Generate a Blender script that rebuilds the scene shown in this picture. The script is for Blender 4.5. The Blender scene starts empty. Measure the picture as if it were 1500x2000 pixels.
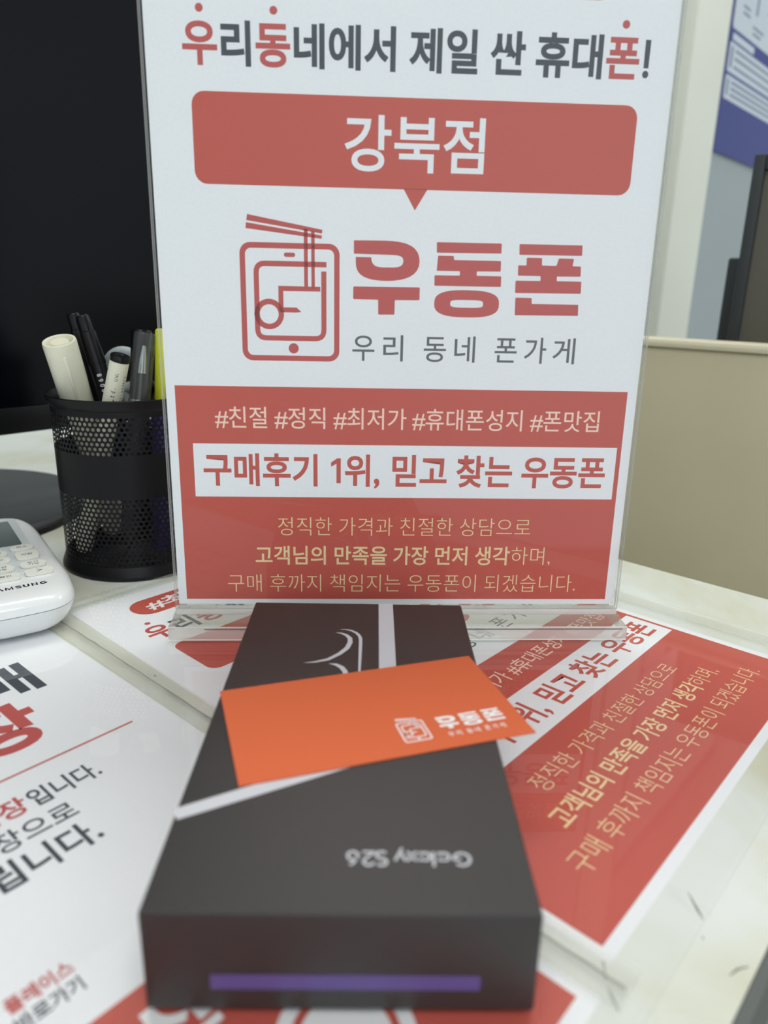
import bpy, bmesh, math, random
from mathutils import Vector, Matrix
random.seed(7)
C = bpy.context.scene.collection
SC = bpy.context.scene
MM = 0.001
PI = math.pi

# ------------------------------------------------------------ camera
cam = bpy.data.cameras.new('camera')
cam.sensor_fit = 'HORIZONTAL'; cam.sensor_width = 36.0
cam.lens = 36.0 * 1422.06 / 1500.0
cam.clip_start = 0.01; cam.clip_end = 50
cam.dof.use_dof = True; cam.dof.focus_distance = 0.345; cam.dof.aperture_fstop = 34.13 / 3.1
camo = bpy.data.objects.new('camera', cam); C.objects.link(camo)
camo.location = (0.073588, -0.310456, 0.157185)
camo.rotation_euler = (1.2709, -0.0207, -0.0449)
SC.camera = camo
# ------------------------------------------------------------ colour management, world
SC.view_settings.view_transform = 'Standard'
SC.view_settings.look = 'None'
SC.view_settings.gamma = 1
SC.view_settings.use_curve_mapping = False
SC.view_settings.exposure = -0.01
W = bpy.data.worlds.new('world'); SC.world = W; W.use_nodes = True
W.node_tree.nodes['Background'].inputs[0].default_value = (0.775, 0.855, 0.92, 1)
W.node_tree.nodes['Background'].inputs[1].default_value = 1.0
# brighter patch added to the sky at right rear, washes the sign's right side
_nt = W.node_tree; _tc = _nt.nodes.new('ShaderNodeTexCoord'); _dp = _nt.nodes.new('ShaderNodeVectorMath'); _dp.operation = 'DOT_PRODUCT'
_dp.inputs[1].default_value = (0.62, -0.72, 0.3)
_mr = _nt.nodes.new('ShaderNodeMapRange'); _mr.inputs['From Min'].default_value = 0.55; _mr.inputs['From Max'].default_value = 0.98
_mr.inputs['To Min'].default_value = 0.85; _mr.inputs['To Max'].default_value = 1.9; _mr.interpolation_type = 'SMOOTHSTEP'
_nt.links.new(_tc.outputs['Generated'], _dp.inputs[0]); _nt.links.new(_dp.outputs['Value'], _mr.inputs['Value'])
_nt.links.new(_mr.outputs['Result'], W.node_tree.nodes['Background'].inputs[1])
SC.cycles.transparent_max_bounces = 32
SC.cycles.max_bounces = 10

def area(name, loc, size, power, col=(1, 1, 1), rot=(0, 0, 0)):
    l = bpy.data.lights.new(name, 'AREA'); l.shape = 'RECTANGLE'; l.size, l.size_y = size
    l.energy = power; l.color = col
    o = bpy.data.objects.new(name, l); C.objects.link(o); o.location = loc; o.rotation_euler = rot
    return o
area('ceiling_lamp_light', (0.1, 0.55, 1.66), (1.2, 0.3), 5, (1.0, 0.985, 0.95))
area('ceiling_lamp_light', (0.1, -0.95, 1.66), (1.2, 0.3), 5, (1.0, 0.985, 0.95))
area('ceiling_lamp_light', (1.9, 1.0, 1.66), (1.2, 0.3), 5, (1.0, 0.985, 0.95))

# ------------------------------------------------------------ helpers
def s2l(c):
    return tuple(((v / 255) / 12.92 if v / 255 <= 0.04045 else ((v / 255 + 0.055) / 1.055) ** 2.4) for v in c) + (1,)

def mat(name, rgb, rough=0.5, spec=0.5, metal=0.0, noise=None, bump=None, coat=0, emit=None):
    m = bpy.data.materials.new(name); m.use_nodes = True
    nt = m.node_tree; b = nt.nodes['Principled BSDF']
    col = s2l(rgb)
    b.inputs['Base Color'].default_value = col
    b.inputs['Roughness'].default_value = rough
    b.inputs['Specular IOR Level'].default_value = spec
    b.inputs['Metallic'].default_value = metal
    b.inputs['Coat Weight'].default_value = coat
    if emit:
        b.inputs['Emission Color'].default_value = col; b.inputs['Emission Strength'].default_value = emit
    tc = nt.nodes.new('ShaderNodeTexCoord')
    if noise:
        sc, amt = noise
        n = nt.nodes.new('ShaderNodeTexNoise'); n.inputs['Scale'].default_value = sc; n.inputs['Detail'].default_value = 4
        nt.links.new(tc.outputs['Object'], n.inputs['Vector'])
        r = nt.nodes.new('ShaderNodeMapRange'); r.inputs['From Min'].default_value = .3; r.inputs['From Max'].default_value = .7
        r.inputs['To Min'].default_value = 1 - amt; r.inputs['To Max'].default_value = 1 + amt
        nt.links.new(n.outputs['Fac'], r.inputs['Value'])
        v = nt.nodes.new('ShaderNodeVectorMath'); v.operation = 'SCALE'; v.inputs[0].default_value = col[:3]
        nt.links.new(r.outputs['Result'], v.inputs['Scale']); nt.links.new(v.outputs['Vector'], b.inputs['Base Color'])
    if bump:
        sc, st = bump
        n = nt.nodes.new('ShaderNodeTexNoise'); n.inputs['Scale'].default_value = sc; n.inputs['Detail'].default_value = 3
        nt.links.new(tc.outputs['Object'], n.inputs['Vector'])
        bp = nt.nodes.new('ShaderNodeBump'); bp.inputs['Strength'].default_value = st; bp.inputs['Distance'].default_value = 0.0005
        nt.links.new(n.outputs['Fac'], bp.inputs['Height']); nt.links.new(bp.outputs['Normal'], b.inputs['Normal'])
    return m

def clear_mat(name, tint=(1, 1, 1), ior=1.35, rough=0.03, haze=0.0, hazecol=(0.8, 0.8, 0.8), bump=None):
    """clear plastic: passes light straight through, mirrors by Fresnel"""
    m = bpy.data.materials.new(name); m.use_nodes = True; nt = m.node_tree
    nt.nodes.remove(nt.nodes['Principled BSDF']); out = nt.nodes['Material Output']
    t = nt.nodes.new('ShaderNodeBsdfTransparent'); t.inputs[0].default_value = tuple(tint) + (1,)
    g = nt.nodes.new('ShaderNodeBsdfGlossy'); g.inputs['Roughness'].default_value = rough
    f = nt.nodes.new('ShaderNodeFresnel'); f.inputs['IOR'].default_value = ior
    mx = nt.nodes.new('ShaderNodeMixShader')
    ge = nt.nodes.new('ShaderNodeNewGeometry'); inv = nt.nodes.new('ShaderNodeMath'); inv.operation = 'SUBTRACT'; inv.inputs[0].default_value = 1
    mul = nt.nodes.new('ShaderNodeMath'); mul.operation = 'MULTIPLY'      # only the outer face mirrors
    nt.links.new(ge.outputs['Backfacing'], inv.inputs[1]); nt.links.new(inv.outputs[0], mul.inputs[0]); nt.links.new(f.outputs[0], mul.inputs[1])
    nt.links.new(mul.outputs[0], mx.inputs[0]); nt.links.new(g.outputs[0], mx.inputs[2])
    if haze:
        d = nt.nodes.new('ShaderNodeBsdfDiffuse'); d.inputs[0].default_value = tuple(hazecol) + (1,)
        m2 = nt.nodes.new('ShaderNodeMixShader'); m2.inputs[0].default_value = haze
        nt.links.new(t.outputs[0], m2.inputs[1]); nt.links.new(d.outputs[0], m2.inputs[2])
        nt.links.new(m2.outputs[0], mx.inputs[1])
    else:
        nt.links.new(t.outputs[0], mx.inputs[1])
    if bump:
        tc = nt.nodes.new('ShaderNodeTexCoord')
        n = nt.nodes.new('ShaderNodeTexNoise'); n.inputs['Scale'].default_value = bump[0]; n.inputs['Detail'].default_value = 2
        nt.links.new(tc.outputs['Object'], n.inputs['Vector'])
        bp = nt.nodes.new('ShaderNodeBump'); bp.inputs['Strength'].default_value = bump[1]; bp.inputs['Distance'].default_value = 0.001
        nt.links.new(n.outputs['Fac'], bp.inputs['Height'])
        nt.links.new(bp.outputs[0], g.inputs['Normal']); nt.links.new(bp.outputs[0], f.inputs['Normal'])
    nt.links.new(mx.outputs[0], out.inputs[0])
    return m

def link(o, parent=None, label=None, cat=None, group=None, kind=None):
    if o.name not in C.objects: C.objects.link(o)
    if parent is not None: o.parent = parent
    if label: o['label'] = label
    if cat: o['category'] = cat
    if group: o['group'] = group
    if kind: o['kind'] = kind
    return o

def empty(name, M, label, cat, group=None):
    o = bpy.data.objects.new(name, None); o.empty_display_size = 0.01
    o.matrix_world = M
    return link(o, None, label, cat, group)

def mesh_obj(name, verts, faces, material, parent=None, smooth=False, **kw):
    me = bpy.data.meshes.new(name); me.from_pydata([tuple(v) for v in verts], [], faces); me.update()
    if not isinstance(material, (list, tuple)): material = [material]
    for m in material: me.materials.append(m)
    if smooth:
        for p in me.polygons: p.use_smooth = True
    return link(bpy.data.objects.new(name, me), parent, **kw)

def bm_obj(name, bm, material, parent=None, smooth=False, **kw):
    bmesh.ops.recalc_face_normals(bm, faces=bm.faces)
    me = bpy.data.meshes.new(name); bm.to_mesh(me); bm.free()
    if not isinstance(material, (list, tuple)): material = [material]
    for m in material: me.materials.append(m)
    if smooth:
        for p in me.polygons: p.use_smooth = True
        me.set_sharp_from_angle(angle=math.radians(40))
    return link(bpy.data.objects.new(name, me), parent, **kw)

def bm_box(bm, x0, x1, y0, y1, z0, z1, bev=0, seg=2, mi=0):
    """box in mm"""
    r = bmesh.ops.create_cube(bm, size=1)
    for v in r['verts']:
        v.co = Vector(((x0 + x1) / 2 + v.co.x * (x1 - x0), (y0 + y1) / 2 + v.co.y * (y1 - y0), (z0 + z1) / 2 + v.co.z * (z1 - z0))) * MM
    fs = {f for v in r['verts'] for f in v.link_faces}
    for f in fs: f.material_index = mi
    if bev:
        es = list({e for v in r['verts'] for e in v.link_edges})
        bmesh.ops.bevel(bm, geom=es, offset=bev * MM, segments=seg, affect='EDGES', profile=.5)

def box_obj(name, dims, material, parent=None, bev=0, seg=2, **kw):
    bm = bmesh.new(); bm_box(bm, *dims, bev=bev, seg=seg)
    return bm_obj(name, bm, material, parent, smooth=bev > 0, **kw)

def prism(name, pts, z0, z1, material, parent=None, bev=0, **kw):
    """outline (mm, ccw) extruded in z"""
    bm = bmesh.new()
    lo = [bm.verts.new((x * MM, y * MM, z0 * MM)) for x, y in pts]
    hi = [bm.verts.new((x * MM, y * MM, z1 * MM)) for x, y in pts]
    bm.faces.new(lo[::-1]); bm.faces.new(hi)
    n = len(pts)
    for i in range(n): bm.faces.new((lo[i], lo[(i + 1) % n], hi[(i + 1) % n], hi[i]))
    if bev:
        es = [e for e in bm.edges if abs(e.verts[0].co.z - e.verts[1].co.z) < 1e-9]
        bmesh.ops.bevel(bm, geom=es, offset=bev * MM, segments=2, affect='EDGES')
    return bm_obj(name, bm, material, parent, **kw)

def lathe(name, prof, material, parent=None, n=48, M=None, closed=False, smooth=True, **kw):
    bm = bmesh.new(); rings = []
    for r, z in prof:
        if r < 1e-6: rings.append([bm.verts.new((0, 0, z * MM))])
        else: rings.append([bm.verts.new((r * MM * math.cos(2 * PI * k / n), r * MM * math.sin(2 * PI * k / n), z * MM)) for k in range(n)])
    for a, b in zip(rings, rings[1:]):
        for k in range(n):
            k2 = (k + 1) % n
            if len(a) == 1 and len(b) == 1: continue
            if len(a) == 1: bm.faces.new((a[0], b[k], b[k2]))
            elif len(b) == 1: bm.faces.new((a[k], b[0], a[k2]))
            else: bm.faces.new((a[k], b[k], b[k2], a[k2]))
    o = bm_obj(name, bm, material, parent, smooth=smooth, **kw)
    if M is not None: o.matrix_local = M
    return o

def tube(bm, pts, r, n=12):
    """round tube through points (mm); r may be a list"""
    P = [Vector(p) * MM for p in pts]
    rr = r if isinstance(r, (list, tuple)) else [r] * len(P)
    rings = []; up = None
    for i, p in enumerate(P):
        t = (P[min(i + 1, len(P) - 1)] - P[max(i - 1, 0)]).normalized()
        if up is None: up = t.orthogonal().normalized()
        up = (up - t * up.dot(t)).normalized(); s = t.cross(up)
        rings.append([bm.verts.new(p + (up * math.cos(2 * PI * k / n) + s * math.sin(2 * PI * k / n)) * rr[i] * MM) for k in range(n)])
    for a, b in zip(rings, rings[1:]):
        for k in range(n): bm.faces.new((a[k], a[(k + 1) % n], b[(k + 1) % n], b[k]))
    bm.faces.new(rings[0][::-1]); bm.faces.new(rings[-1])

# ---- printing: flat shapes and letters, laid on a surface
def fill(polys):
    """2D outlines (mm) with holes -> (verts, faces)"""
    cu = bpy.data.curves.new('ink', 'CURVE'); cu.dimensions = '2D'; cu.fill_mode = 'BOTH'
    for p in polys:
        s = cu.splines.new('POLY'); s.points.add(len(p) - 1)
        for q, (x, y) in zip(s.points, p): q.co = (x, y, 0, 1)
        s.use_cyclic_u = True
    o = bpy.data.objects.new('ink', cu); C.objects.link(o)
    me = o.to_mesh()
    v = [tuple(q.co[:2]) for q in me.vertices]; f = [tuple(p.vertices) for p in me.polygons]
    o.to_mesh_clear(); bpy.data.objects.remove(o); bpy.data.curves.remove(cu)
    return v, f

def rounded(pts, r, n=4):
    out = []; m = len(pts)
    for i in range(m):
        a, b, c = Vector(pts[i - 1]), Vector(pts[i]), Vector(pts[(i + 1) % m])
        d1, d2 = (a - b), (c - b); rr = min(r, d1.length * .45, d2.length * .45)
        p, q = b + d1.normalized() * rr, b + d2.normalized() * rr
        for k in range(n + 1):
            t = k / n; out.append(tuple(p * (1 - t) ** 2 + b * 2 * t * (1 - t) + q * t * t))
    return out

def rrect(x0, y0, x1, y1, r, n=6):
    o = []
    for cx, cy, a in ((x1 - r, y1 - r, 0), (x0 + r, y1 - r, 90), (x0 + r, y0 + r, 180), (x1 - r, y0 + r, 270)):
        for k in range(n + 1):
            t = math.radians(a + 90 * k / n); o.append((cx + r * math.cos(t), cy + r * math.sin(t)))
    return o

def circ(cx, cy, r, n=32): return [(cx + r * math.cos(2 * PI * k / n), cy + r * math.sin(2 * PI * k / n)) for k in range(n)]

def ribbon(pts, w, closed=False):
    """constant or tapering stroke -> (verts, faces)"""
    n = len(pts); ws = w if isinstance(w, (list, tuple)) else [w] * n
    v, f = [], []
    for i in range(n):
        p = Vector(pts[i])
        a = Vector(pts[i - 1]) if (i > 0 or closed) else None
        b = Vector(pts[(i + 1) % n]) if (i < n - 1 or closed) else None
        d1 = (p - a).normalized() if a is not None else (b - p).normalized()
        d2 = (b - p).normalized() if b is not None else d1
        n1, n2 = Vector((-d1.y, d1.x)), Vector((-d2.y, d2.x))
        mn = (n1 + n2)
        mn = mn.normalized() if mn.length > 1e-6 else n1
        k = ws[i] / 2 / max(mn.dot(n1), .5)
        v += [tuple(p + mn * k), tuple(p - mn * k)]
    m = n if closed else n - 1
    for i in range(m):
        j = (i + 1) % n; f.append((2 * i, 2 * i + 1, 2 * j + 1, 2 * j))
    return v, f

_g = {}
ADV = {' ': .25, ',': .278, '.': .278, '!': .33, '#': .56, '1': .48}
DIGIT1 = [(.07, .61), (.26, .73), (.375, .73), (.375, 0), (.24, 0), (.24, .575), (.07, .485)]
def glyph(ch, off):
    k = (ch, off)
    if k not in _g:
        if ch == '1': _g[k] = fill([DIGIT1])
        elif ch == '!': _g[k] = fill([[(.10, .78), (.24, .78), (.235, .17), (.105, .17)], circ(.17, .035, .082, 20)])
        else:
            cu = bpy.data.curves.new('ink', 'FONT'); cu.body = ch; cu.offset = off; cu.resolution_u = 5
            o = bpy.data.objects.new('ink', cu); C.objects.link(o); me = o.to_mesh()
            _g[k] = ([tuple(q.co[:2]) for q in me.vertices], [tuple(p.vertices) for p in me.polygons])
            o.to_mesh_clear(); bpy.data.objects.remove(o); bpy.data.curves.remove(cu)
    return _g[k]

def lettering(text, u0, u1, vb, vt, off=0.01, track=0.0, spots=None):
    """lay text out so that it spans u0..u1 and the tall letters vb..vt; returns per-letter (ch, verts, faces)"""
    x = 0; items = []
    for ch in text:
        if ch != ' ': items.append((ch, x))
        x += ADV.get(ch, .92) + track
    lo = min(v[0] for v in glyph(items[0][0], off)[0]) + items[0][1]
    hi = max(v[0] for v in glyph(items[-1][0], off)[0]) + items[-1][1]
    sx = (u1 - u0) / (hi - lo); sy = (vt - vb) / .905
    out = []
    for i, (ch, xx) in enumerate(items):
        v, f = glyph(ch, off)
        if spots:
            a = min(q[0] for q in v); b = max(q[0] for q in v); s0, s1 = spots[i]
            vv = [(s0 + (q[0] - a) / (b - a) * (s1 - s0), vb + (q[1] + .078) * sy) for q in v]
        else:
            vv = [(u0 + (q[0] + xx - lo) * sx, vb + (q[1] + .078) * sy) for q in v]
        out.append((ch, vv, f))
    return out

def ink(name, shapes, h, material, parent, xf=None, **kw):
    """merge (verts, faces) shapes at height h (mm) over the parent's plane"""
    V, F = [], []
    for v, f in shapes:
        b = len(V)
        for q in v:
            if xf: q = xf(q)
            V.append((q[0] * MM, q[1] * MM, h * MM))
        F += [tuple(i + b for i in p) for p in f]
    me = bpy.data.meshes.new(name); me.from_pydata(V, [], F); me.update()
    bm = bmesh.new(); bm.from_mesh(me)
    for f in bm.faces:
        f.normal_update()
        if f.normal.z < 0: f.normal_flip()
    bm.to_mesh(me); bm.free()
    me.materials.append(material)
    return link(bpy.data.objects.new(name, me), parent, **kw)

def vf(items): return [(v, f) for _, v, f in items]

def frame(ox, oy, ang, z=0):
    return Matrix.Translation((ox * MM, oy * MM, z * MM)) @ Matrix.Rotation(ang, 4, 'Z')

# ------------------------------------------------------------ materials
M = {}
M['paper'] = mat('white paper', (238, 240, 243), .75, .25, noise=(900, .02))
M['red_ink'] = mat('red ink', (197, 91, 79), .6, .3, noise=(1500, .05))
M['logo_ink'] = mat('logo ink', (193, 92, 88), .6, .3, noise=(1500, .04))
M['dark_ink'] = mat('charcoal ink', (72, 78, 86), .6, .3)
M['grey_ink'] = mat('grey ink', (100, 104, 106), .6, .3)
M['cream_ink'] = mat('cream ink', (240, 212, 164), .6, .3)
M['pink_ink'] = mat('pale pink ink', (250, 215, 198), .6, .3)
M['white_ink'] = mat('white ink', (240, 240, 240), .6, .3)
M['mat'] = clear_mat('clear desk mat', ior=1.37, rough=.02, bump=(30, .02))
M['acrylic'] = clear_mat('clear acrylic', tint=(.985, .99, .985), ior=1.42, rough=.02, bump=(14, .05))
M['acrylic_edge'] = clear_mat('cut acrylic edge', tint=(.8, .83, .82), ior=1.5, rough=.12, haze=.4, hazecol=(.8, .79, .76))
M['acrylic_base'] = clear_mat('thick acrylic', tint=(.95, .95, .93), ior=1.4, rough=.05, haze=.06, hazecol=(.8, .78, .74))
M['base_front'] = clear_mat('sawn acrylic face', tint=(.9, .9, .88), ior=1.4, rough=.15, haze=.55, hazecol=(.78, .76, .73), bump=(60, .2))
M['glue'] = clear_mat('cloudy glue seam', tint=(.9, .9, .88), ior=1.6, rough=.12, haze=.55, hazecol=(.85, .83, .8), bump=(400, 1))
M['tape'] = clear_mat('yellowed clear tape', tint=(.99, .99, .98), ior=1.06, rough=.12, haze=.12, hazecol=(.8, .8, .77))
M['desk_edge'] = mat('grey desk edging', (96, 100, 98), .5, .4)
M['box'] = mat('matt charcoal carton', (55, 52, 51), .42, .4, noise=(3500, .16), bump=(3500, .25))
M['box_print'] = mat('pale grey print', (205, 206, 212), .5, .4)
M['purple'] = mat('purple strip', (96, 80, 140), .5, .4)
M['orange'] = mat('orange card stock', (216, 104, 62), .6, .3)
M['black_metal'] = mat('black enamel metal', (14, 14, 17), .35, .3)
M['screen'] = mat('dark glass screen', (3, 5, 9), .2, .12)
M['black_plastic'] = mat('black plastic', (10, 11, 13), .35, .25)
M['base_plastic'] = mat('dark grey plastic', (52, 56, 58), .5, .4)
M['remote'] = mat('glossy white plastic', (232, 234, 234), .16, .5)
M['remote_grey'] = mat('pale grey plastic', (205, 212, 214), .35, .5)
M['lcd'] = mat('grey display', (88, 98, 100), .2, .6)
M['button'] = mat('ivory rubber button', (228, 228, 218), .45, .4)
M['seam'] = mat('dark seam', (60, 58, 56), .7, .2)
M['cream_pl'] = mat('cream plastic', (232, 230, 208), .35, .5)
M['cap_black'] = mat('black pen cap', (13, 13, 15), .3, .3)
M['pen_dark'] = mat('dark pen barrel', (15, 15, 18), .3, .3)
M['pen_grey'] = mat('dark grey barrel', (44, 42, 40), .4, .5)
M['yellow'] = mat('yellow highlighter', (236, 240, 60), .4, .5)
M['violet'] = mat('violet plastic', (70, 60, 130), .4, .5)
M['steel'] = mat('steel', (190, 190, 190), .25, .5, metal=1)
M['clear_cap'] = clear_mat('clear pen cap', tint=(.85, .87, .86), ior=1.5, rough=.08, haze=.05, hazecol=(.7, .72, .7))
M['handle'] = mat('grey white plastic', (178, 186, 188), .4, .5)
M['wall'] = mat('painted wall', (226, 227, 215), .8, .2, noise=(8, .02))
M['wall_shaded'] = mat('painted wall in shade', (158, 166, 166), .8, .2, noise=(8, .02))  # grey tone carries the shade on the receding right wall
M['wall_back'] = mat('pale wall in shade', (206, 211, 208), .8, .2, noise=(8, .02))  # greyer than the column: shading at its left put into the colour
M['panel'] = mat('beige panel', (196, 188, 158), .55, .4, noise=(12, .03))
M['panel_top'] = mat('pale beige edging', (222, 214, 186), .4, .5)
M['blue'] = mat('blue poster ink', (42, 54, 122), .5, .4)
M['poster_white'] = mat('pale poster panel', (196, 204, 210), .5, .4)
M['poster_text'] = mat('faded poster lettering', (120, 132, 150), .6, .3)
M['floor'] = mat('floor', (150, 148, 142), .5, .4, noise=(5, .05))
M['ceiling'] = mat('ceiling', (235, 235, 232), .9, .1)
M['lamp'] = mat('lamp diffuser', (255, 252, 245), .5, .2, emit=5)
M['lamp_frame'] = mat('lamp frame', (220, 220, 220), .5, .3)

def desk_material():
    m = bpy.data.materials.new('cream marble laminate'); m.use_nodes = True; nt = m.node_tree; b = nt.nodes['Principled BSDF']
    b.inputs['Roughness'].default_value = .3; b.inputs['Specular IOR Level'].default_value = .4
    tc = nt.nodes.new('ShaderNodeTexCoord')
    n1 = nt.nodes.new('ShaderNodeTexNoise'); n1.inputs['Scale'].default_value = 14; n1.inputs['Detail'].default_value = 5; n1.inputs['Distortion'].default_value = .6
    r1 = nt.nodes.new('ShaderNodeValToRGB'); r1.color_ramp.elements[0].position = .42; r1.color_ramp.elements[1].position = .68
    r1.color_ramp.elements[0].color = s2l((226, 231, 226)); r1.color_ramp.elements[1].color = s2l((208, 208, 184))
    n2 = nt.nodes.new('ShaderNodeTexNoise'); n2.inputs['Scale'].default_value = 9; n2.inputs['Detail'].default_value = 8; n2.inputs['Distortion'].default_value = 1.2
    r2 = nt.nodes.new('ShaderNodeValToRGB'); e = r2.color_ramp.elements
    e[0].position = .495; e[0].color = (0, 0, 0, 1); e[1].position = .5; e[1].color = (.08, .08, .08, 1)
    x = e.new(.505); x.color = (0, 0, 0, 1)
    mx = nt.nodes.new('ShaderNodeMix'); mx.data_type = 'RGBA'; mx.inputs['B'].default_value = s2l((140, 138, 120))
    for n in (n1, n2): nt.links.new(tc.outputs['Object'], n.inputs['Vector'])
    nt.links.new(n1.outputs['Fac'], r1.inputs[0]); nt.links.new(n2.outputs['Fac'], r2.inputs[0])
    nt.links.new(r2.outputs[0], mx.inputs['Factor']); nt.links.new(r1.outputs[0], mx.inputs['A'])
    nt.links.new(mx.outputs['Result'], b.inputs['Base Color'])
    return m
M['desk'] = desk_material()

def mesh_cup_material():
    """black sheet metal, punched with rows of round holes in two bands"""
    m = bpy.data.materials.new('punched black metal'); m.use_nodes = True; nt = m.node_tree; b = nt.nodes['Principled BSDF']
    b.inputs['Base Color'].default_value = s2l((14, 14, 17)); b.inputs['Roughness'].default_value = .4; b.inputs['Specular IOR Level'].default_value = .25
    def N(op, a, c=None, d=None):
        n = nt.nodes.new('ShaderNodeMath'); n.operation = op
        for i, q in enumerate((a, c, d)):
            if q is None: continue
            if isinstance(q, (int, float)): n.inputs[i].default_value = q
            else: nt.links.new(q, n.inputs[i])
        return n.outputs[0]
    tc = nt.nodes.new('ShaderNodeTexCoord'); sp = nt.nodes.new('ShaderNodeSeparateXYZ'); nt.links.new(tc.outputs['Object'], sp.inputs[0])
    X, Y, Z = sp.outputs
    ang = N('ARCTAN2', Y, X)
    p = 3.0; cols = 88; rowh = 2.6
    u = N('MULTIPLY', ang, cols / (2 * PI)); row = N('DIVIDE', N('MULTIPLY', Z, 1000.0), rowh)
    ri = N('FLOOR', row); odd = N('MULTIPLY', N('MODULO', ri, 2.0), .5)
    fu = N('SUBTRACT', N('FRACT', N('ADD', N('ADD', u, odd), 200.0)), .5); fr = N('SUBTRACT', N('FRACT', row), .5)
    du = N('MULTIPLY', fu, 42 * 2 * PI / cols); dr = N('MULTIPLY', fr, rowh)
    d = N('SQRT', N('ADD', N('MULTIPLY', du, du), N('MULTIPLY', dr, dr)))
    hole = N('LESS_THAN', d, .95)
    b1 = N('MULTIPLY', N('GREATER_THAN', ri, 26.5), N('LESS_THAN', ri, 34.5))
    b2 = N('MULTIPLY', N('GREATER_THAN', ri, 2.5), N('LESS_THAN', ri, 17.5))
    fac = N('MULTIPLY', hole, N('ADD', b1, b2))
    t = nt.nodes.new('ShaderNodeBsdfTransparent'); mx = nt.nodes.new('ShaderNodeMixShader')
    nt.links.new(fac, mx.inputs[0]); nt.links.new(b.outputs[0], mx.inputs[1]); nt.links.new(t.outputs[0], mx.inputs[2])
    nt.links.new(mx.outputs[0], nt.nodes['Material Output'].inputs[0])
    return m
M['punched'] = mesh_cup_material()

# ------------------------------------------------------------ the room
TH = 0.7871; TX, TY = 144.94, -175.71            # the desk lies turned 45 degrees to the view
DF = frame(TX, TY, TH, 0)
def room_quad(name, pts, m): return mesh_obj(name, [Vector(p) * MM for p in pts], [tuple(range(len(pts)))], m, kind='structure')
box_obj('floor', (-2500, 3500, -2500, 3500, -760, -740), M['floor'], kind='structure')
box_obj('ceiling', (-2500, 3500, -2500, 3500, 1700, 1720), M['ceiling'], kind='structure')
box_obj('wall_back', (-2500, 560, 900, 960, -740, 1700), M['wall_back'], kind='structure')
w = box_obj('wall_right', (0, 2600, 0, 60, -740, 1700), M['wall_shaded'], kind='structure'); w.matrix_world = frame(600, 857, PI / 4)
box_obj('trim_1', (556, 606, 846, 912, -740, 1700), M['wall'], bev=4, kind='structure')

# ceiling lamps
for x, y in ((.1, .55), (.1, -.95), (1.9, 1.0)):
    t = empty('ceiling_lamp', Matrix.Translation((x, y, 1.7)), {(.1, .55): 'long ceiling lamp above the area behind the sign', (.1, -.95): 'long ceiling lamp above the front of the desk', (1.9, 1.0): 'long ceiling lamp above the right side of the room'}[(x, y)], 'lamp', 'long ceiling lamps')
    box_obj('lamp_housing', (-620, 620, -170, 170, -22, 0), M['lamp_frame'], t, bev=2)
    box_obj('diffuser', (-600, 600, -150, 150, -30, -22.5), M['lamp'], t, bev=2)

# desk
desk = empty('desk', DF, 'white marble laminate desk carrying the sign, the box and the printed posters', 'desk')
top = box_obj('desk_top', (-900, 268, -22, 900, -30, -1.6), M['desk'], desk)
box_obj('edge_band', (-900, 268, -25, -22.2, -30, -1.6), M['desk_edge'], desk)
box_obj('side_panel', (230, 255, 0, 880, -738, -30.5), M['wall'], desk)
box_obj('side_panel', (-880, -855, 0, 880, -738, -30.5), M['wall'], desk)
box_obj('modesty_panel', (-854, 229, 860, 880, -600, -30.5), M['wall'], desk)
VEINS = [([(33.2, -.2), (30.8, -2.4), (28.6, -4.6), (26.3, -7.0)], [.1, .5, .75, .15]), ([(20.8, -8.6), (20.2, -9.2)], [.5, .3]),
         ([(-3.6, 6.9), (-6.2, 5.2), (-8.2, 4.1)], [.5, .3, .35]), ([(-9.4, 2.9), (-11.4, .7), (-13.4, -1.8)], [.2, .7, .35]),
         ([(14, -17.6), (17.1, -18.4), (19.8, -20.2)], [.25, .6, .3]), ([(-30, -4), (-36, -9), (-39, -15)], [.2, .8, .2])]
vein = mat('dark vein', (120, 120, 108), .4, .4)
def veinmark(pts, w): return ribbon(pts, w)
for pts, wd in VEINS: ink('marble_vein', [ribbon(pts, wd)], -1.55, vein, desk)

# clear desk mat
matt = prism('desk_mat', rounded([(-420, -7.5), (216, -7.5), (216, 303), (-420, 303)], 3), -1.3, 0, M['mat'],
             label='clear plastic desk mat spread over the printed posters', cat='desk mat')
matt.matrix_world = DF

# ------------------------------------------------------------ the shop poster artwork
U1 = [(75.14, 174.98), (87.76, 175.13), (91.04, 175.05), (93.9, 174.75), (96.33, 174.22), (98.34, 173.43), (99.93, 172.39), (101.08, 171.06), (101.8, 169.45), (102.09, 167.52), (101.88, 165.59), (101.18, 163.96), (100.03, 162.6), (98.47, 161.51), (96.54, 160.68), (94.27, 160.09), (91.69, 159.72), (88.86, 159.56), (85.82, 159.64), (83.2, 159.91), (80.99, 160.38), (79.19, 161.07), (77.8, 161.98), (76.8, 163.14), (76.2, 164.54), (75.99, 166.21), (75.97, 168.64), (82.27, 168.63), (82.37, 167.67), (82.6, 166.86), (82.95, 166.2), (83.45, 165.68), (84.11, 165.29), (84.95, 165.02), (85.96, 164.87), (87.18, 164.82), (91.88, 164.92), (93.31, 165.08), (94.33, 165.47), (94.98, 166.03), (95.33, 166.76), (95.42, 167.6), (95.24, 168.38), (94.74, 168.98), (93.89, 169.39), (92.65, 169.63), (90.99, 169.71), (75.18, 169.87)]
U2 = [(75.05, 157.17), (102.51, 157.29), (102.52, 152.2), (92.27, 152.08), (92.25, 146.26), (85.47, 146.13), (85.37, 152.09), (75.01, 152.11)]
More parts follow.
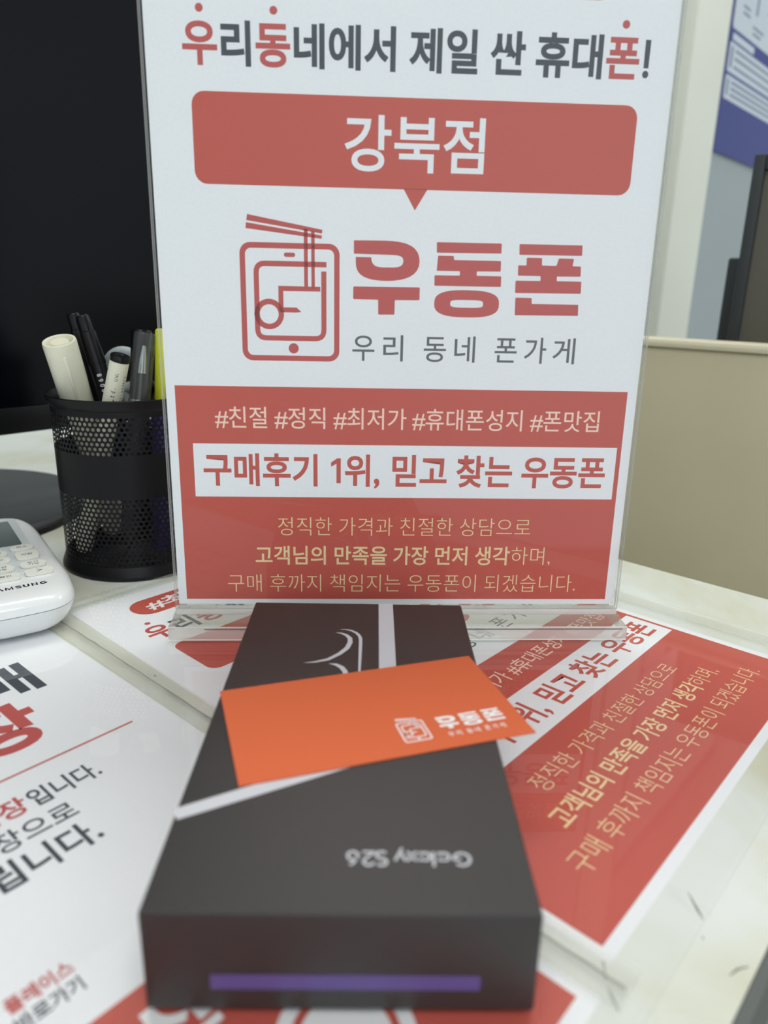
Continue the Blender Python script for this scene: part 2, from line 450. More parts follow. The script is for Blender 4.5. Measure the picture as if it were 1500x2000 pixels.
D1 = [(108.87, 175.04), (135.55, 175.14), (135.64, 171.24), (109.03, 171.0)]
D2 = [(109.62, 169.91), (116.07, 169.91), (116.22, 168.36), (135.67, 168.34), (135.78, 164.23), (125.85, 164.1), (125.86, 162.37), (136.14, 162.36), (136.24, 158.21), (108.51, 158.09), (108.43, 162.22), (118.88, 162.3), (118.87, 164.02), (109.23, 163.96)]
def se(cx, cy, a, b, n, e): return [(cx + a * math.copysign(abs(math.cos(t)) ** e, math.cos(t)), cy + b * math.copysign(abs(math.sin(t)) ** e, math.sin(t))) for t in [2 * PI * k / n for k in range(n)]]
D3, D4 = se(122.3, 151.15, 13.6, 5.45, 40, .72), se(122.3, 151.15, 6.9, 1.55, 24, .5)
P1 = [(142.89, 175.09), (169.07, 175.18), (169.23, 171.1), (143.11, 170.96)]
P2 = [(146.28, 169.92), (152.65, 169.91), (152.8, 167.0), (158.88, 166.99), (159.66, 169.92), (165.99, 169.84), (165.61, 166.98), (169.15, 166.91), (169.37, 162.92), (159.4, 162.78), (159.48, 160.97), (169.88, 160.96), (170.09, 156.16), (142.34, 155.9), (142.23, 160.83), (152.65, 160.9), (152.58, 162.79), (143.05, 162.81), (142.92, 166.86), (146.35, 166.86)]
P3 = [(142.62, 154.08), (149.48, 154.06), (149.66, 151.68), (169.46, 151.69), (169.72, 147.2), (142.8, 147.0)]
LOGO_WORD = [fill([U1]), fill([rounded(U2, .5)]), fill([rounded(D1, .4)]), fill([rounded(D2, .4)]), fill([D3, D4]),
             fill([rounded(P1, .4)]), fill([rounded(P2, .4)]), fill([rounded(P3, .4)])]
def arcpath(pts, r):
    return rounded_open(pts, r)
def rounded_open(pts, r, n=5):
    out = [pts[0]]
    for i in range(1, len(pts) - 1):
        a, b, c = Vector(pts[i - 1]), Vector(pts[i]), Vector(pts[i + 1])
        d1, d2 = a - b, c - b; rr = min(r, d1.length * .48, d2.length * .48)
        p, q = b + d1.normalized() * rr, b + d2.normalized() * rr
        for k in range(n + 1):
            t = k / n; out.append(tuple(p * (1 - t) ** 2 + b * 2 * t * (1 - t) + q * t * t))
    return out + [pts[-1]]
LOGO_ICON = [fill([rrect(29.0, 126.6, 69.4, 173.4, 4.3), rrect(31.2, 128.8, 67.2, 171.2, 2.4)]),
             fill([[(32.51, 183.85), (62.44, 178.64), (62.23, 177.21), (32.11, 181.59)]]),
             fill([[(31.96, 180.79), (62.23, 176.47), (62.09, 175.22), (31.76, 178.58)]]),
             fill([[(54.95, 178.9), (56.5, 178.7), (56.5, 155.8), (54.95, 155.8)]]),
             fill([[(57.9, 178.4), (59.3, 178.2), (59.3, 155.8), (57.9, 155.8)]]),
             fill([rrect(46.85, 168.0, 51.4, 169.7, .84)]), fill([circ(50.3, 131.8, 2.1)]),
             ribbon(rounded_open([(64.05, 165.35), (35.5, 165.35), (35.5, 135.9), (62.95, 135.9), (62.95, 162.7)], 3.6), 2.1),
             ribbon([(61.5, 155.75), (45.35, 155.75), (45.35, 147.6), (46.3, 147.3), (51.5, 147.3), (53.5, 146.6)], [1.9, 2.0, 2.0, 2.0, 2.0, .2]),
             fill([circ(40.4, 145.5, 6.1), circ(40.4, 145.5, 3.9)])]
def sub_spots():
    f = lambda x: 74.85 + (x - 132) * .08125 + (x - 132) ** 2 * 2.2e-7
    return [(f(a), f(b)) for a, b in ((132, 246), (292, 395), (503, 619), (663, 771), (874, 990), (1030, 1145), (1180, 1297))]

def shop_poster(name, Mx, v0, v1, red0, label, pill_text, chop=None):
    t = empty(name, Mx, label, 'poster')
    box_obj('paper', (-3.7, 198.9, v0, v1, -.1, 0), M['paper'], t)
    def put(n, shapes, h, m, **kw): return ink(n, shapes, h, M[m], t, **kw)
    # pill with hashtags
    put('hashtag_pill', [fill([rrect(18.5, 262.4, 176, 281.4, 9.5, 10)])], .03, 'red_ink')
    put('hashtag_lettering', vf(lettering(pill_text, 26.5, 168, 266.4, 277.6, .02)), .06, 'white_ink')
    # headline
    L = lettering('우리동네에서 제일 싼 휴대폰!', 10.2, 188.9, 236.3, 250.7, .028)
    put('headline_lettering', [(v, f) for ch, v, f in L if ch not in '우동폰'], .03, 'dark_ink')
    put('red_headline_lettering', [(v, f) for ch, v, f in L if ch in '우동'] + [fill([circ(x, 254.8, 1.45)]) for x in (17, 44.5)], .03, 'logo_ink')
    put('red_headline_lettering', [(v, f) for ch, v, f in L if ch == '폰'] + [fill([circ(178.4, 254.8, 1.45)])], .03, 'logo_ink')
    # banner
    put('branch_banner', [fill([rrect(12.7, 194.5, 186.3, 227.2, 4.8)]), fill([[(94.7, 194.8), (104.4, 194.8), (99.5, 186.8)]])], .03, 'red_ink')
    put('branch_lettering', vf(lettering('강북점', 71.2, 126.4, 200.9, 220.6, .014)), .06, 'paper')
    # logo
    put('logo_icon', LOGO_ICON, .03, 'logo_ink')
    put('logo_lettering', LOGO_WORD, .03, 'logo_ink')
    put('tagline_lettering', vf(lettering('우리동네폰가게', 75, 170, 127.2, 137.9, .006, spots=sub_spots())), .03, 'grey_ink')
    # red panel
    put('red_panel', [fill([[(0, red0), (194.7, red0), (194.7, 115.7), (0, 115.7)]])], .03, 'red_ink')
    put('hashtag_line', vf(lettering('#친절 #정직 #최저가 #휴대폰성지 #폰맛집', 16.3, 183.4, 97.9, 107.1, .004)), .06, 'pink_ink')
    put('white_strip', [fill([[(6.4, 67.3), (192.7, 67.3), (192.7, 91), (6.4, 91)]])], .06, 'paper')
    put('slogan_lettering', vf(lettering('구매후기 1위, 믿고 찾는 우동폰', 10.4, 188.4, 72.6, 86.5, .023)), .09, 'red_ink')
    put('message_lettering', vf(lettering('정직한 가격과 친절한 상담으로', 42.2, 156.6, 49.4, 58.1, -.011)) +
        vf(lettering('하며,', 148.6, 166.8, 35.6, 44.4, -.011)) +
        vf(lettering('구매 후까지 책임지는 우동폰이 되겠습니다.', 19, 179.8, 22.2, 30.9, -.011)), .06, 'cream_ink')
    put('bold_message_lettering', vf(lettering('고객님의 만족을 가장 먼저 생각', 31.8, 147.9, 35.6, 44.4, .014)), .06, 'cream_ink')
    return t

TILT = 0.0217
SGN = Matrix.Rotation(PI / 2 - TILT, 4, 'X')
shop_poster('printed_poster', SGN, 16.2, 303, 18.7, 'upright red and white shop poster inside the clear acrylic sign holder', '#최저가 #휴대폰성지')
shop_poster('printed_poster', frame(TX, TY, TH, -1.48), 5.2, 292, 8.9, 'red and white shop poster lying flat under the mat at the right of the box', '#최저가 #휴대폰성지')

# ------------------------------------------------------------ acrylic sign holder
holder = empty('sign_holder', Matrix.Identity(4), 'clear acrylic upright sign holder standing on the desk behind the box', 'sign holder')
def slab(name, dims, parent, rot, edge=True):
    bm = bmesh.new(); bm_box(bm, *dims)
    bmesh.ops.recalc_face_normals(bm, faces=bm.faces)
    for f in bm.faces:
        f.material_index = 0 if abs(f.normal.z) > .9 else 1
    o = bm_obj(name, bm, [M['acrylic'], M['acrylic_edge']], parent)
    o.matrix_local = rot
    return o
slab('front_sheet', (-5, 200.3, 14.6, 306, .25, 2.2), holder, SGN)
slab('rear_sheet', (-5, 200.3, 14.6, 306, -2.4, -.35), holder, SGN)
b_ = box_obj('pocket_foot', (-5, 200.3, 11.6, 14.5, -2.4, 2.2), M['glue'], holder, bev=.5); b_.matrix_local = SGN
box_obj('foot_bar', (-6.5, 202, -2.0, 4.6, 6.7, 11.5), M['acrylic_base'], holder, bev=.3)
bm = bmesh.new(); bm_box(bm, -8.4, 205.2, -4.5, 60, .05, 6.6); bmesh.ops.recalc_face_normals(bm, faces=bm.faces)
for f in bm.faces: f.material_index = 0 if abs(f.normal.z) > .9 else 1
bm_obj('base', bm, [M['acrylic_base'], M['base_front']], holder)
box_obj('dark_line', (8, 203, -4.62, -4.52, 5.3, 5.8), mat('dark line', (120, 118, 116), .5, .3), holder)  # thin dark line across the upper part of the base front
bm = bmesh.new()
bm_box(bm, -8.4, 205.2, -4.8, -4.52, .06, .55); bm_box(bm, -8.4, 205.2, -4.7, -4.3, 6.35, 6.75)
bm_obj('edge_glint', bm, mat('painted edge glint', (238, 236, 228), .2, .6), holder)  # pale strips paint the bright glints along the clear base's front edges

# ------------------------------------------------------------ second poster, left
OB = (133.8, -183.3); AB = math.radians(46.28)
nb = empty('printed_poster', frame(OB[0], OB[1], AB, -1.48), 'white poster with bold notices lying flat under the mat at the left of the box', 'poster')
box_obj('paper', (-205, 0, 0, 287, -.1, 0), M['paper'], nb)
def nput(n, shapes, h, m, **kw): return ink(n, shapes, h, M[m], nb, **kw)
nput('notice_lettering', vf(lettering('매', -47, -23.3, 231.5, 257.5, .03)), .03, 'dark_ink')
nput('red_notice_lettering', vf(lettering('장', -64, -35.4, 196, 227, .04)), .03, 'logo_ink')
nput('red_rule', [ribbon([(-190, 182.2), (-13.6, 182.2)], 1.0)], .03, 'logo_ink')
nput('red_body_lettering', vf(lettering('매장', -77.5, -60.3, 161.5, 171.0, .022)), .03, 'logo_ink')
nput('body_lettering', vf(lettering('입니다.', -59.2, -36.4, 161.5, 171.0, .02)) +
     vf(lettering('보장으로', -84.0, -51.0, 148.3, 157.6, .012)) +
     vf(lettering('드립니다.', -92, -50.8, 133.8, 145.2, .024)), .03, 'dark_ink')
nput('red_link_lettering', vf(lettering('플레이스', -94.2, -78.6, 97.6, 102.3, .03)), .03, 'logo_ink')
nput('link_lettering', vf(lettering('바로가기', -94.3, -79.0, 91.6, 96.2, .025)), .03, 'dark_ink')
nput('footer_panel', [fill([[(-201, 4.6), (-3.6, 4.6), (-3.6, 82.8), (-201, 82.8)]])], .03, 'red_ink')
nput('footer_lettering', vf(lettering('신', -80, -62, 62, 76.5, .04)), .06, 'white_ink')
nput('footer_badge', [fill([circ(-47, 38, 16)])], .06, 'white_ink')
nput('badge_ring', [fill([circ(-47, 38, 12.5), circ(-47, 38, 10.5)])], .09, 'red_ink')

# clear tape strips
def tape(Mx, dims, label):
    o = box_obj('clear_tape', dims, M['tape'], label=label, cat='tape', group='clear tape strips on the mat'); o.matrix_world = Mx; return o
tp = tape(DF @ Matrix.Translation((-10.3 * MM, 148 * MM, 0)) @ Matrix.Rotation(math.radians(.8), 4, 'Z'), (-6.6, 6.6, -150, 150, .02, .09), 'yellowed clear tape strip running along the gap between the two flat posters')
_p = []
for k in range(60):
    _p.append((random.uniform(-.25, .25), -149 + 298 * k / 59))
ink('grime_line', [ribbon(_p, [random.uniform(.5, 1.1) for _ in _p])], .12, mat('grey grime', (158, 158, 148), .9, .1), tp)
bits = [fill([circ(random.uniform(-4.5, 1.5), 30 + 118 * random.random() ** 1.3, random.uniform(.1, .3), 5)]) for _ in range(70)] + [fill([[(2.2, 58), (3.2, 58.6), (3.4, 57), (2.6, 56.6)]])]
gb = ink('dust_specks', bits, .12, bpy.data.materials['grey grime'], tp); gb['kind'] = 'stuff'
tape(DF @ Matrix.Translation((0, 0, 0)), (-150, 214, 294.5, 299, .02, .09), 'clear tape strip along the far edge of the mat near the pen holder')
tape(DF @ Matrix.Translation((0, 0, 0)), (207, 218, -6, 293, .02, .09), 'clear tape strip along the right edge of the mat')

# ------------------------------------------------------------ phone box
BX = frame(72.67, -185.73, -0.0345)
pb = empty('phone_box', BX, 'dark charcoal phone carton lying flat in front of the sign holder', 'box')
box_obj('lid', (-44, 44, 0, 162, 0.05, 27.4), M['box'], pb, bev=.7, seg=3)
bz = 27.43
ink('grey_stripe', [ribbon([(11.6, 161.9), (11.6, 74), (9.5, 63), (3.5, 55.5), (-1.5, 52.3), (-43.9, 30.6)][:2], 6.1),
     ribbon(rounded_open([(11.6, 74.5), (11.6, 59.3), (-43.9, 30.7)], 14), [6.1] * 3 + [5.6] * 3 + [5.0, 4.4])], bz, M['box_print'], pb)
def taper(pts, w, n=None):
    m = len(pts); return ribbon(pts, [max(.08, w * math.sin(PI * k / (m - 1)) ** .6) for k in range(m)])
def arc(cx, cy, rx, ry, a0, a1, n=14): return [(cx + rx * math.cos(math.radians(a0 + (a1 - a0) * k / n)), cy + ry * math.sin(math.radians(a0 + (a1 - a0) * k / n))) for k in range(n + 1)]
ink('numeral_artwork', [taper([(-6.8, 136.9), (-4.4, 136.9), (-2.2, 136.0), (-.3, 134.2), (.9, 132), (1.5, 129.5), (1.6, 125), (1.6, 118), (1.6, 110), (1.6, 100), (1.6, 92)], 1.3),
     taper([(-8.4, 134.2), (-6, 133.6), (-4, 132), (-2.6, 129.5), (-2.4, 126), (-3.4, 121.5), (-6, 117), (-10, 112.6), (-14.5, 110.6), (-18.5, 109.9)], 1.9),
     taper([(-9.6, 109.6), (-7, 109), (-4.8, 107), (-3.4, 104), (-3, 100), (-4, 95)], 1.9)], bz, M['box_print'], pb)
# product name, upside down for the viewer: local frame turned half round
S = {}
def A(cx, cy, rx, ry, a0, a1): return arc(cx, cy, rx, ry, a0, a1, 14)
def word_galaxy():
    g = []; w = .105
    def s(p, dx): g.append(ribbon([(x + dx, y) for x, y in p], w))
    s(A(.36, .35, .31, .30, 45, 360) + [(.40, .35)], 0)                                 # G
    def ring(dx): s(A(.25, .235, .19, .185, 90, 449), dx); s([(.45, .46), (.45, 0)], dx)
    ring(.78)                                                                             # a
    s([(.08, .72), (.08, 0)], 1.36); ring(1.5)                                            # l a
    s([(.02, .45), (.36, 0)], 2.07); s([(.36, .45), (.02, 0)], 2.07)                      # x
    s([(.02, .45), (.22, .02)], 2.48); s([(.42, .45), (.14, -.18)], 2.48)                 # y
    s(A(.26, .52, .19, .16, 35, 270)[:] + A(.26, .18, .20, .165, 90, -145), 3.15)         # S
    s(A(.24, .50, .19, .18, 170, -30) + [(.05, .03), (.48, .03)], 3.66)                   # 2
    s(A(.27, .22, .20, .2, 0, 359), 4.24); s([(.36, .68), (.20, .52), (.09, .32)], 4.24)    # 6
    return g
g = word_galaxy(); kx, ky = 29.6 / 4.72, 4.5 / .7
ink('product_lettering', g, bz, M['box_print'], pb, xf=lambda q: (30.2 - q[0] * kx, 18.6 - q[1] * ky))
o = ink('purple_strip', [fill([rrect(-29.2, 6.2, 31.2, 10.4, .5)])], 0, M['purple'], pb); o.matrix_local = Matrix.Translation((0, -.04 * MM, 0)) @ Matrix.Rotation(PI / 2, 4, 'X')

# ------------------------------------------------------------ business card
CD = frame(81.43, -107.36, .2661, 27.5)
bc = empty('business_card', CD, 'orange business card with a small white logo lying across the phone box', 'card')
box_obj('card', (-45, 45, -25, 25, 0, .4), M['orange'], bc)
kf = 21.8 / 94.7
cf = lambda q: ((q[0] - 75) * kf + 17.8, (q[1] - 175) * kf - 9.3)
ci = lambda q: ((q[0] - 69.4) * kf * .95 + 13.6, (q[1] - 175) * kf * .97 - 8.6)
ink('logo_icon', LOGO_ICON, .43, M['white_ink'], bc, xf=ci)
ink('logo_lettering', LOGO_WORD, .43, M['white_ink'], bc, xf=cf)
ink('tagline_lettering', vf(lettering('우리동네폰가게', 75, 170, 127.2, 137.9, .006, spots=sub_spots())), .43, M['white_ink'], bc, xf=lambda q: ((q[0] - 75) * kf * .87 + 18.8, (q[1] - 175) * kf - 9.0))

# ------------------------------------------------------------ pen holder and what stands in it
CX, CY, CZ = -52.1, 111.1, -1.55
cup = empty('pen_holder', Matrix.Translation((CX * MM, CY * MM, CZ * MM)), 'round black punched metal pen holder beside the left edge of the sign', 'pen holder')
n = 128
bm = bmesh.new(); prof = [(41.2, 6), (41.3, 94.5)]
rings = [[bm.verts.new((r * MM * math.cos(2 * PI * k / n), r * MM * math.sin(2 * PI * k / n), z * MM)) for k in range(n)] for r, z in prof]
for k in range(n): bm.faces.new((rings[0][k], rings[0][(k + 1) % n], rings[1][(k + 1) % n], rings[1][k]))
bm_obj('punched_body', bm, M['punched'], cup, smooth=True)
lathe('rim', [(41.0, 93.5), (41.6, 94), (42.4, 95.5), (43.3, 98.3), (43.6, 99.3), (43.3, 99.9), (42.6, 99.6), (41.9, 97.5), (41.0, 95.5), (41.0, 93.5)], M['black_metal'], cup, n=96)
lathe('base_ring', [(0, 1.2), (40.8, 1.2), (40.8, 7.5), (41.5, 7.5), (42.2, 5.5), (43.4, 2.6), (43.6, 1.0), (43.2, 0), (0, 0)], M['black_metal'], cup, n=96)

def pen_matrix(T, B):
    T, B = Vector(T), Vector(B); z = (T - B).normalized(); x = z.orthogonal().normalized(); y = z.cross(x)
    R = Matrix((x, y, z)).transposed().to_4x4()
    return Matrix.Translation(B * MM) @ R, (T - B).length
def pen(name, T, B, label, cat='pen'):
    Mx, L = pen_matrix(T, B); return empty(name, Mx, label, cat), L
def small_text(parent, lines, r, z0, zl, ang, m, name='barrel_lettering'):
    """strokes running along a round barrel, standing for lettering lines given as texts"""
    V, F = [], []
    for i, (txt, size, da, zz) in enumerate(lines):
        L = lettering(txt, 0, size[0], 0, size[1], .01)
        for v, f in vf(L):
            b = len(V)
            for x, y in v:
                a = ang + da - (y / r)
                V.append(((r + .05) * MM * math.cos(a), (r + .05) * MM * math.sin(a), (z0 + zz + x) * MM))
            F += [tuple(k + b for k in p) for p in f]
    return mesh_obj(name, V, F, m, parent)

# cream marker
p, L = pen('marker', (-79.3, 90, 126.6), (-73, 134, 8), 'thick cream marker leaning left in the pen holder', 'marker')
lathe('barrel', [(0, 0), (7, 0), (7.5, 2), (7.5, L - 42), (7.8, L - 41.8)], M['cream_pl'], p)
lathe('cap', [(7.8, L - 42), (8.3, L - 41), (8.7, L - 1.2), (8.4, L), (7.4, L), (7.0, L - .6), (6.8, L - 3.5), (4.9, L - 3.6), (4.8, L - .9), (4.4, L - .4), (0, L - .4)], M['cream_pl'], p)
clip = lathe('clip_ridge', [(0, 0), (.9, 1.5), (1.0, 26), (0, 28)], M['cream_pl'], p, n=12)
clip.matrix_local = Matrix.Rotation(-PI * .62, 4, 'Z') @ Matrix.Translation((8.2 * MM, 0, (L - 33) * MM))
# black pens
for T, B, lab, txt in (((-79.7, 115, 139.6), (-50, 118, 6), 'slim black pen standing behind the lettered black pen in the holder', None),
                  ((-72.3, 108, 138.9), (-40, 104, 6), 'black pen with small white numbers on its barrel in the holder', '8068')):
    p, L = pen('ballpoint_pen', T, B, lab)
    lathe('barrel', [(0, 0), (1.2, 2), (3.9, 16), (4.3, 30), (4.3, L - 26)], M['pen_dark'], p, n=24)
    lathe('cap', [(4.5, L - 27), (4.7, L - 26), (4.2, L - 9), (3.6, L - 8.6), (3.6, L - 1), (3.0, L), (0, L + .2)], M['cap_black'], p, n=24)
    box_obj('clip', (-1.2, 1.2, 3.8, 5.8, L - 22, L - 2), M['cap_black'], p, bev=.3)
    if txt: small_text(p, [(txt, (10, 3.2), 0, 0)], 4.3, L - 42, 1, -PI * .62, M['white_ink'])
# small white bodied pen
p, L = pen('fine_marker', (-44.8, 80, 120.6), (-79, 92, 8), 'white barrelled pen with a round black end cap in the holder')
lathe('barrel', [(0, 0), (4.0, 1), (4.9, 6), (4.9, L - 3)], M['cream_pl'], p, n=32)
lathe('end_cap', [(5.0, L - 3.2), (5.05, L - .6), (4.6, L), (2.5, L + .1), (2.2, L - .3), (0, L - .4)], M['cap_black'], p, n=32)
small_text(p, [('Co.,Ltd.', (13, 3.4), 0, 0), ('UNI', (4, 2.2), 0, 17), ('MADE IN KOREA', (17, 2.0), .95, 3)], 4.9, L - 30, 1, -PI * .60, M['cap_black'])
# pen with a clear cap
p, L = pen('gel_pen', (-38.3, 105, 130.4), (-52, 86, 8), 'dark pen with a clear cap leaning right in the holder')
lathe('barrel', [(0, 0), (1.4, 3), (5.0, 14), (5.4, 30), (5.6, L - 38), (5.0, L - 34), (4.4, L - 30), (2.3, L - 22), (.9, L - 14), (0, L - 12)], M['pen_grey'], p, n=32)
lathe('clear_cap', [(5.8, L - 38), (5.8, L - 1), (5.2, L), (0, L)], M['clear_cap'], p, n=32)
lathe('metal_tip', [(2.7, L - 22), (2.3, L - 14), (1.2, L - 7), (0, L - 6.5)], M['steel'], p, n=24)
lathe('collar', [(5.95, L - 38.5), (5.95, L - 36.5)], M['steel'], p, n=24)
# grey pen behind
p, L = pen('ballpoint_pen', (-44.5, 122, 131), (-54, 112, 8), 'thick dark pen standing behind the clear capped pen in the holder')
lathe('barrel', [(0, 0), (2, 3), (5.6, 12), (5.6, L - 36)], M['pen_dark'], p, n=24)
lathe('cap', [(5.9, L - 36), (5.9, L - 1.5), (5, L), (0, L)], M['cap_black'], p, n=24)
# highlighter
p, L = pen('highlighter', (-27.0, 108, 132.5), (-35, 100, 6), 'yellow highlighter beside the sign edge in the holder', 'highlighter')
box_obj('cap', (-5.5, 5.5, -4, 4, L - 40, L), M['yellow'], p, bev=1.5)
box_obj('barrel', (-6.5, 6.5, -5, 5, 0, L - 40.3), M['violet'], p, bev=1.5)
# scissors: grey white finger loop showing above the rim
sc = empty('scissors', Matrix.Translation((-52.5 * MM, 128 * MM, 0)), 'scissors with a grey white finger loop standing behind the small white pen', 'scissors')
def loop(cx, side, mi):
    bm = bmesh.new()
    P = [(cx + 9.4 * math.cos(t), 0, 107.5 + 10.5 * math.sin(t)) for t in [2 * PI * k / 28 for k in range(29)]]
    tube(bm, P, 3.3, 12); return bm
bm_obj('finger_loop', loop(-5.5, -1, 0), M['handle'], sc, smooth=True)
bm = loop(14, 1, 0); 
bm_obj('finger_loop', bm, M['cap_black'], sc, smooth=True)
for s in (-1, 1):
    bm = bmesh.new(); tube(bm, [(s * 8 + 1, 0, 96), (s * 4 + 1, 0, 86), (s * .8, 0, 74)], [3, 3.2, 3], 12)
    bm_obj('handle_shank', bm, M['handle'] if s < 0 else M['cap_black'], sc, smooth=True)
    box_obj('blade', (-4 + s, 4 + s, s * .8 - .6, s * .8 + .6, 4, 76), M['steel'], sc, bev=.4)

# ------------------------------------------------------------ monitor, left
mr = empty('monitor', frame(-133, 200, PI / 4, -1.55), 'large black desktop monitor standing at the left behind the pen holder', 'monitor')
mz = 59.5
box_obj('housing', (-345, 205, 1.5, 22, mz, mz + 345), M['black_plastic'], mr, bev=3)
box_obj('screen_panel', (-339, 199, 0, 1.2, mz + 18, mz + 339), M['screen'], mr)
box_obj('lower_bezel', (-345, 205, -.8, 1.2, mz, mz + 17.5), M['black_plastic'], mr, bev=.5)
lathe('base', [(0, 0), (101, 0), (103, 1.2), (103, 4), (101.5, 7), (99, 8.4), (0, 8.6)], M['base_plastic'], mr, n=96, M=Matrix.Translation((-68 * MM, 54 * MM, 0)))
lathe('base_rim', [(102.2, .5), (103.6, 1), (103.6, 4), (102.0, 5.5)], M['black_plastic'], mr, n=96, M=Matrix.Translation((-68 * MM, 54 * MM, 0)))
box_obj('neck', (-98, -38, 22.5, 62, 8.4, 190), M['black_plastic'], mr, bev=4)

# ------------------------------------------------------------ remote control
RM = Matrix.Translation((-78 * MM, 6.2 * MM, 0)) @ Matrix.Rotation(math.atan2(.515, .857), 4, 'Z')
rc = empty('remote_control', RM, 'glossy white air conditioner remote lying left of the sign', 'remote control')
def outline(hw, b0, b1, tap=0, n=64, cx=-1.5):
    """superellipse-ended outline"""
    pts = []
    cyb, hl = (b0 + b1) / 2, (b1 - b0) / 2
    for k in range(n):
        t = 2 * PI * k / n; c, s = math.cos(t), math.sin(t)
        x = math.copysign(abs(c) ** .42, c); y = math.copysign(abs(s) ** .42, s)
        # softer, rounder front end
        yy = cyb + hl * y; w = hw * (1 - tap * (yy - b0) / (b1 - b0))
        if y < 0: x = x * (1 - .12 * abs(y) ** 14)
        pts.append((cx + w * x, yy))
    return pts
def loft(levels):
    bm = bmesh.new(); rings = []
    for z, pts in levels:
        rings.append([bm.verts.new((x * MM, y * MM, (z(x, y) if callable(z) else z) * MM)) for x, y in pts])
    for a, b in zip(rings, rings[1:]):
        k = len(a)
        for i in range(k): bm.faces.new((a[i], a[(i + 1) % k], b[(i + 1) % k], b[i]))
    bm.faces.new(rings[0][::-1]); bm.faces.new(rings[-1])
    return bm
HW, B0, B1 = 28.2, -14.0, 128.0
def lv(z, i, fi=None): return (z, outline(HW - i, B0 + (fi if fi is not None else i), B1 - i, .1))
bm_obj('lower_shell', loft([lv(.05, 11, 9.5), lv(.8, 8.5, 7), lv(2.5, 5.4, 4.4), lv(5, 3, 2.6), lv(9, .9, 1.0), lv(12.8, 0, 0)]), M['remote'], rc, smooth=True)
bm_obj('seam', loft([lv(12.75, .35, .35), lv(13.15, .35, .35)]), M['seam'], rc)
bm_obj('upper_shell', loft([lv(13.1, 0, 0), lv(15.5, .4, .6), lv(17.5, 1.5, 2.2), lv(18.8, 3.2, 4.6), lv(19.6, 5.2, 8), lv(20, 7.5, 12)]), M['remote'], rc, smooth=True)
RT = 20.0
prism('face_plate', rounded([(-18, 24), (15.5, 24), (14.5, 118), (-17, 118)], 3), RT, RT + .25, M['remote_grey'], rc)
prism('display', rounded([(-16, 66), (11.3, 66), (10.2, 112), (-15, 112)], 1.5), RT + .25, RT + .6, M['lcd'], rc)
def oval(cx, cy, a, b, e=.8): return se(cx, cy, a, b, 28, e)
def button(cx, cy, a, b, txt, e=.8, h=1.6):
    o = prism('button', oval(cx, cy, a, b, e), RT + .1, RT + h, M['button'], rc, bev=.3)
    for i, s in enumerate(txt):
        wd = min(2 * a * .62, len(s) * 2.6); hh = 2.6; y0 = cy + (len(txt) - 1) * 1.5 - i * 3.0 - hh / 2
        ink('button_lettering', vf(lettering(s, cx - wd / 2, cx + wd / 2, y0, y0 + hh, .01)), RT + h + .03, M['dark_ink'], o)
    return o
button(10, 58, 5.6, 3.4, ['취소'])
button(-3, 53, 5.6, 3.4, ['풍향']); button(-13.5, 58, 4.5, 3.4, ['전원'])
button(10.6, 45, 5.4, 6.0, ['바람'], .45)
button(-3, 42, 5.6, 3.6, ['온도'])
button(-13.5, 45, 4.2, 6, ['예약'], .45)
button(11.2, 30, 6.0, 4.2, ['부가', '기능'])
button(-3.5, 29, 6.2, 4.2, ['운전', '기능'])
button(-15, 30, 3.6, 4.2, ['절전'])
button(12, 18.5, 6.4, 3.6, [], .45)
button(-3, 17, 6.6, 3.6, ['확인'], .45)
ink('arrow_mark', [ribbon([(11, 20.4), (13.4, 18.6), (11, 16.8)], .5)], RT + 1.64, M['dark_ink'], rc)
def samsung():
    g = []; w = .17
    def s(p, dx): g.append(ribbon([(x + dx, y) for x, y in p], w))
    def Sx(dx): s(A(.27, .53, .2, .14, 20, 270) + A(.27, .22, .2, .14, 90, -160), dx)
    Sx(0); s([(.03, 0), (.27, .72), (.51, 0)], .66)
    s([(.09, 0), (.12, .68), (.38, .1), (.64, .68), (.67, 0)], 1.34); Sx(2.26)
    s([(.1, .75), (.1, .3)] + A(.3, .28, .2, .2, 180, 360) + [(.5, .75)], 2.92)
    s([(.1, 0), (.1, .7), (.5, .05), (.5, .75)], 3.66); s(A(.34, .37, .25, .29, 40, 340) + [(.58, .33), (.36, .33)], 4.42)
    return g
ink('brand_lettering', samsung(), RT + .06, M['cap_black'], rc, xf=lambda q: (-11.5 + q[0] * 4.85, 3.0 + q[1] * 4.6))

# ------------------------------------------------------------ background, right
pn = empty('partition_panel', DF, 'beige partition panel behind the right edge of the desk', 'partition')
box_obj('panel', (421, 440, -300, 700, -738, 117), M['panel'], pn, bev=2)
box_obj('top_rail', (418, 443, -302, 702, 117.2, 124), M['panel_top'], pn, bev=3)

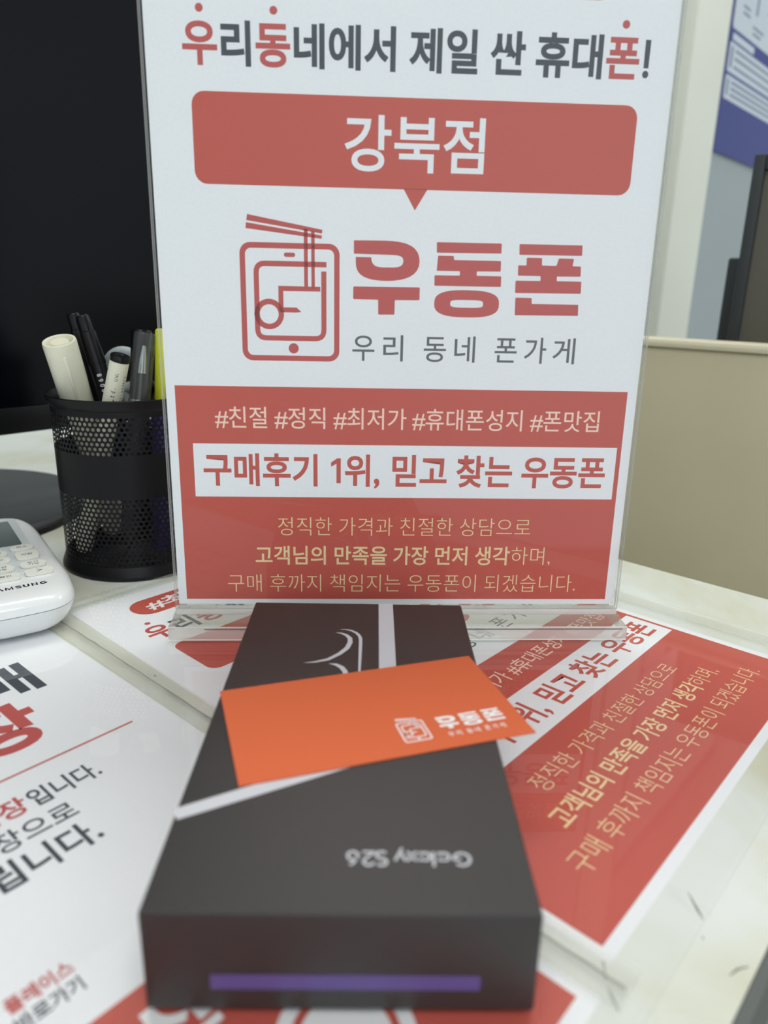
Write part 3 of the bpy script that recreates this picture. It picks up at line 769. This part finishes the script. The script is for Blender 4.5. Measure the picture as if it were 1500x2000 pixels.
# wall notice on the receding wall
WF = frame(600, 857, PI / 4)
ps = empty('wall_poster', WF @ Matrix.Translation((0, -.003, 0)) @ Matrix.Rotation(PI / 2, 4, 'X'), 'blue notice poster with white text panels hanging on the right wall', 'poster')
box_obj('sheet', (18, 620, 362, 1000, 0, .6), M['blue'], ps)
ink('text_panel', [fill([rrect(27, 435, 600, 466, 4)]), fill([rrect(27, 470, 600, 508, 4)]), fill([rrect(27, 525, 600, 960, 6)])], .65, M['poster_white'], ps)
bars = [ribbon([(x, y), (x1, y)], 3.5) for y, x, x1 in ((459, 52, 580), (451, 52, 560), (443, 52, 575), (500, 52, 580), (490, 52, 590), (479, 52, 540), (560, 60, 90), (552, 62, 92), (544, 110, 160), (536, 112, 150), (575, 170, 230))]
bars += [fill([rrect(34, 440, 42, 462, 2)]), fill([rrect(34, 476, 43, 503, 2)]), fill([rrect(62, 575, 70, 600, 2)]), fill([rrect(115, 560, 124, 585, 2)])]
ink('faded_lettering', bars, .7, M['poster_text'], ps)
ink('poster_heading', [fill([rrect(34, 511, 130, 520, 2)])], .7, M['poster_white'], ps)

# dark monitor on a second desk behind the partition
d2 = empty('desk', DF, 'second desk hidden behind the beige partition panel', 'desk')
box_obj('desk_top', (460, 940, 20, 330, -30, -1.6), M['desk'], d2)
box_obj('side_panel', (470, 490, 30, 320, -738, -30.5), M['wall'], d2)
box_obj('side_panel', (910, 930, 30, 320, -738, -30.5), M['wall'], d2)

m2 = empty('monitor', Matrix.Translation((.4085, .3395, -.0016)), 'dark monitor at the right edge behind the beige partition panel', 'monitor')
F2 = Matrix.Rotation(math.radians(-38), 4, 'Z')
for nm, dims, mm, bv in (('frame', (0, 9, 0, 22, 40, 270), M['base_plastic'], 1), ('frame', (9.2, 330, 0, 22, 258, 270), M['base_plastic'], 1), ('frame', (9.2, 330, 0, 22, 40, 54), M['base_plastic'], 1),
                     ('screen_panel', (9.2, 325, 5, 20, 54.2, 257.8), mat('screen with painted reflection', (98, 94, 84), .4, .4), 0),  # brown grey stands for the reflection on the dark screen
                     ('side_housing', (-13, 10, 22.5, 50, 60, 190), M['base_plastic'], 2), ('neck', (120, 170, 22.5, 40, 10, 160), M['base_plastic'], 2)):
    o = box_obj(nm, dims, mm, m2, bev=bv); o.matrix_local = F2
o = prism('base', circ(145, 30, 80, 40), 0, 9.5, M['base_plastic'], m2); o.matrix_local = F2
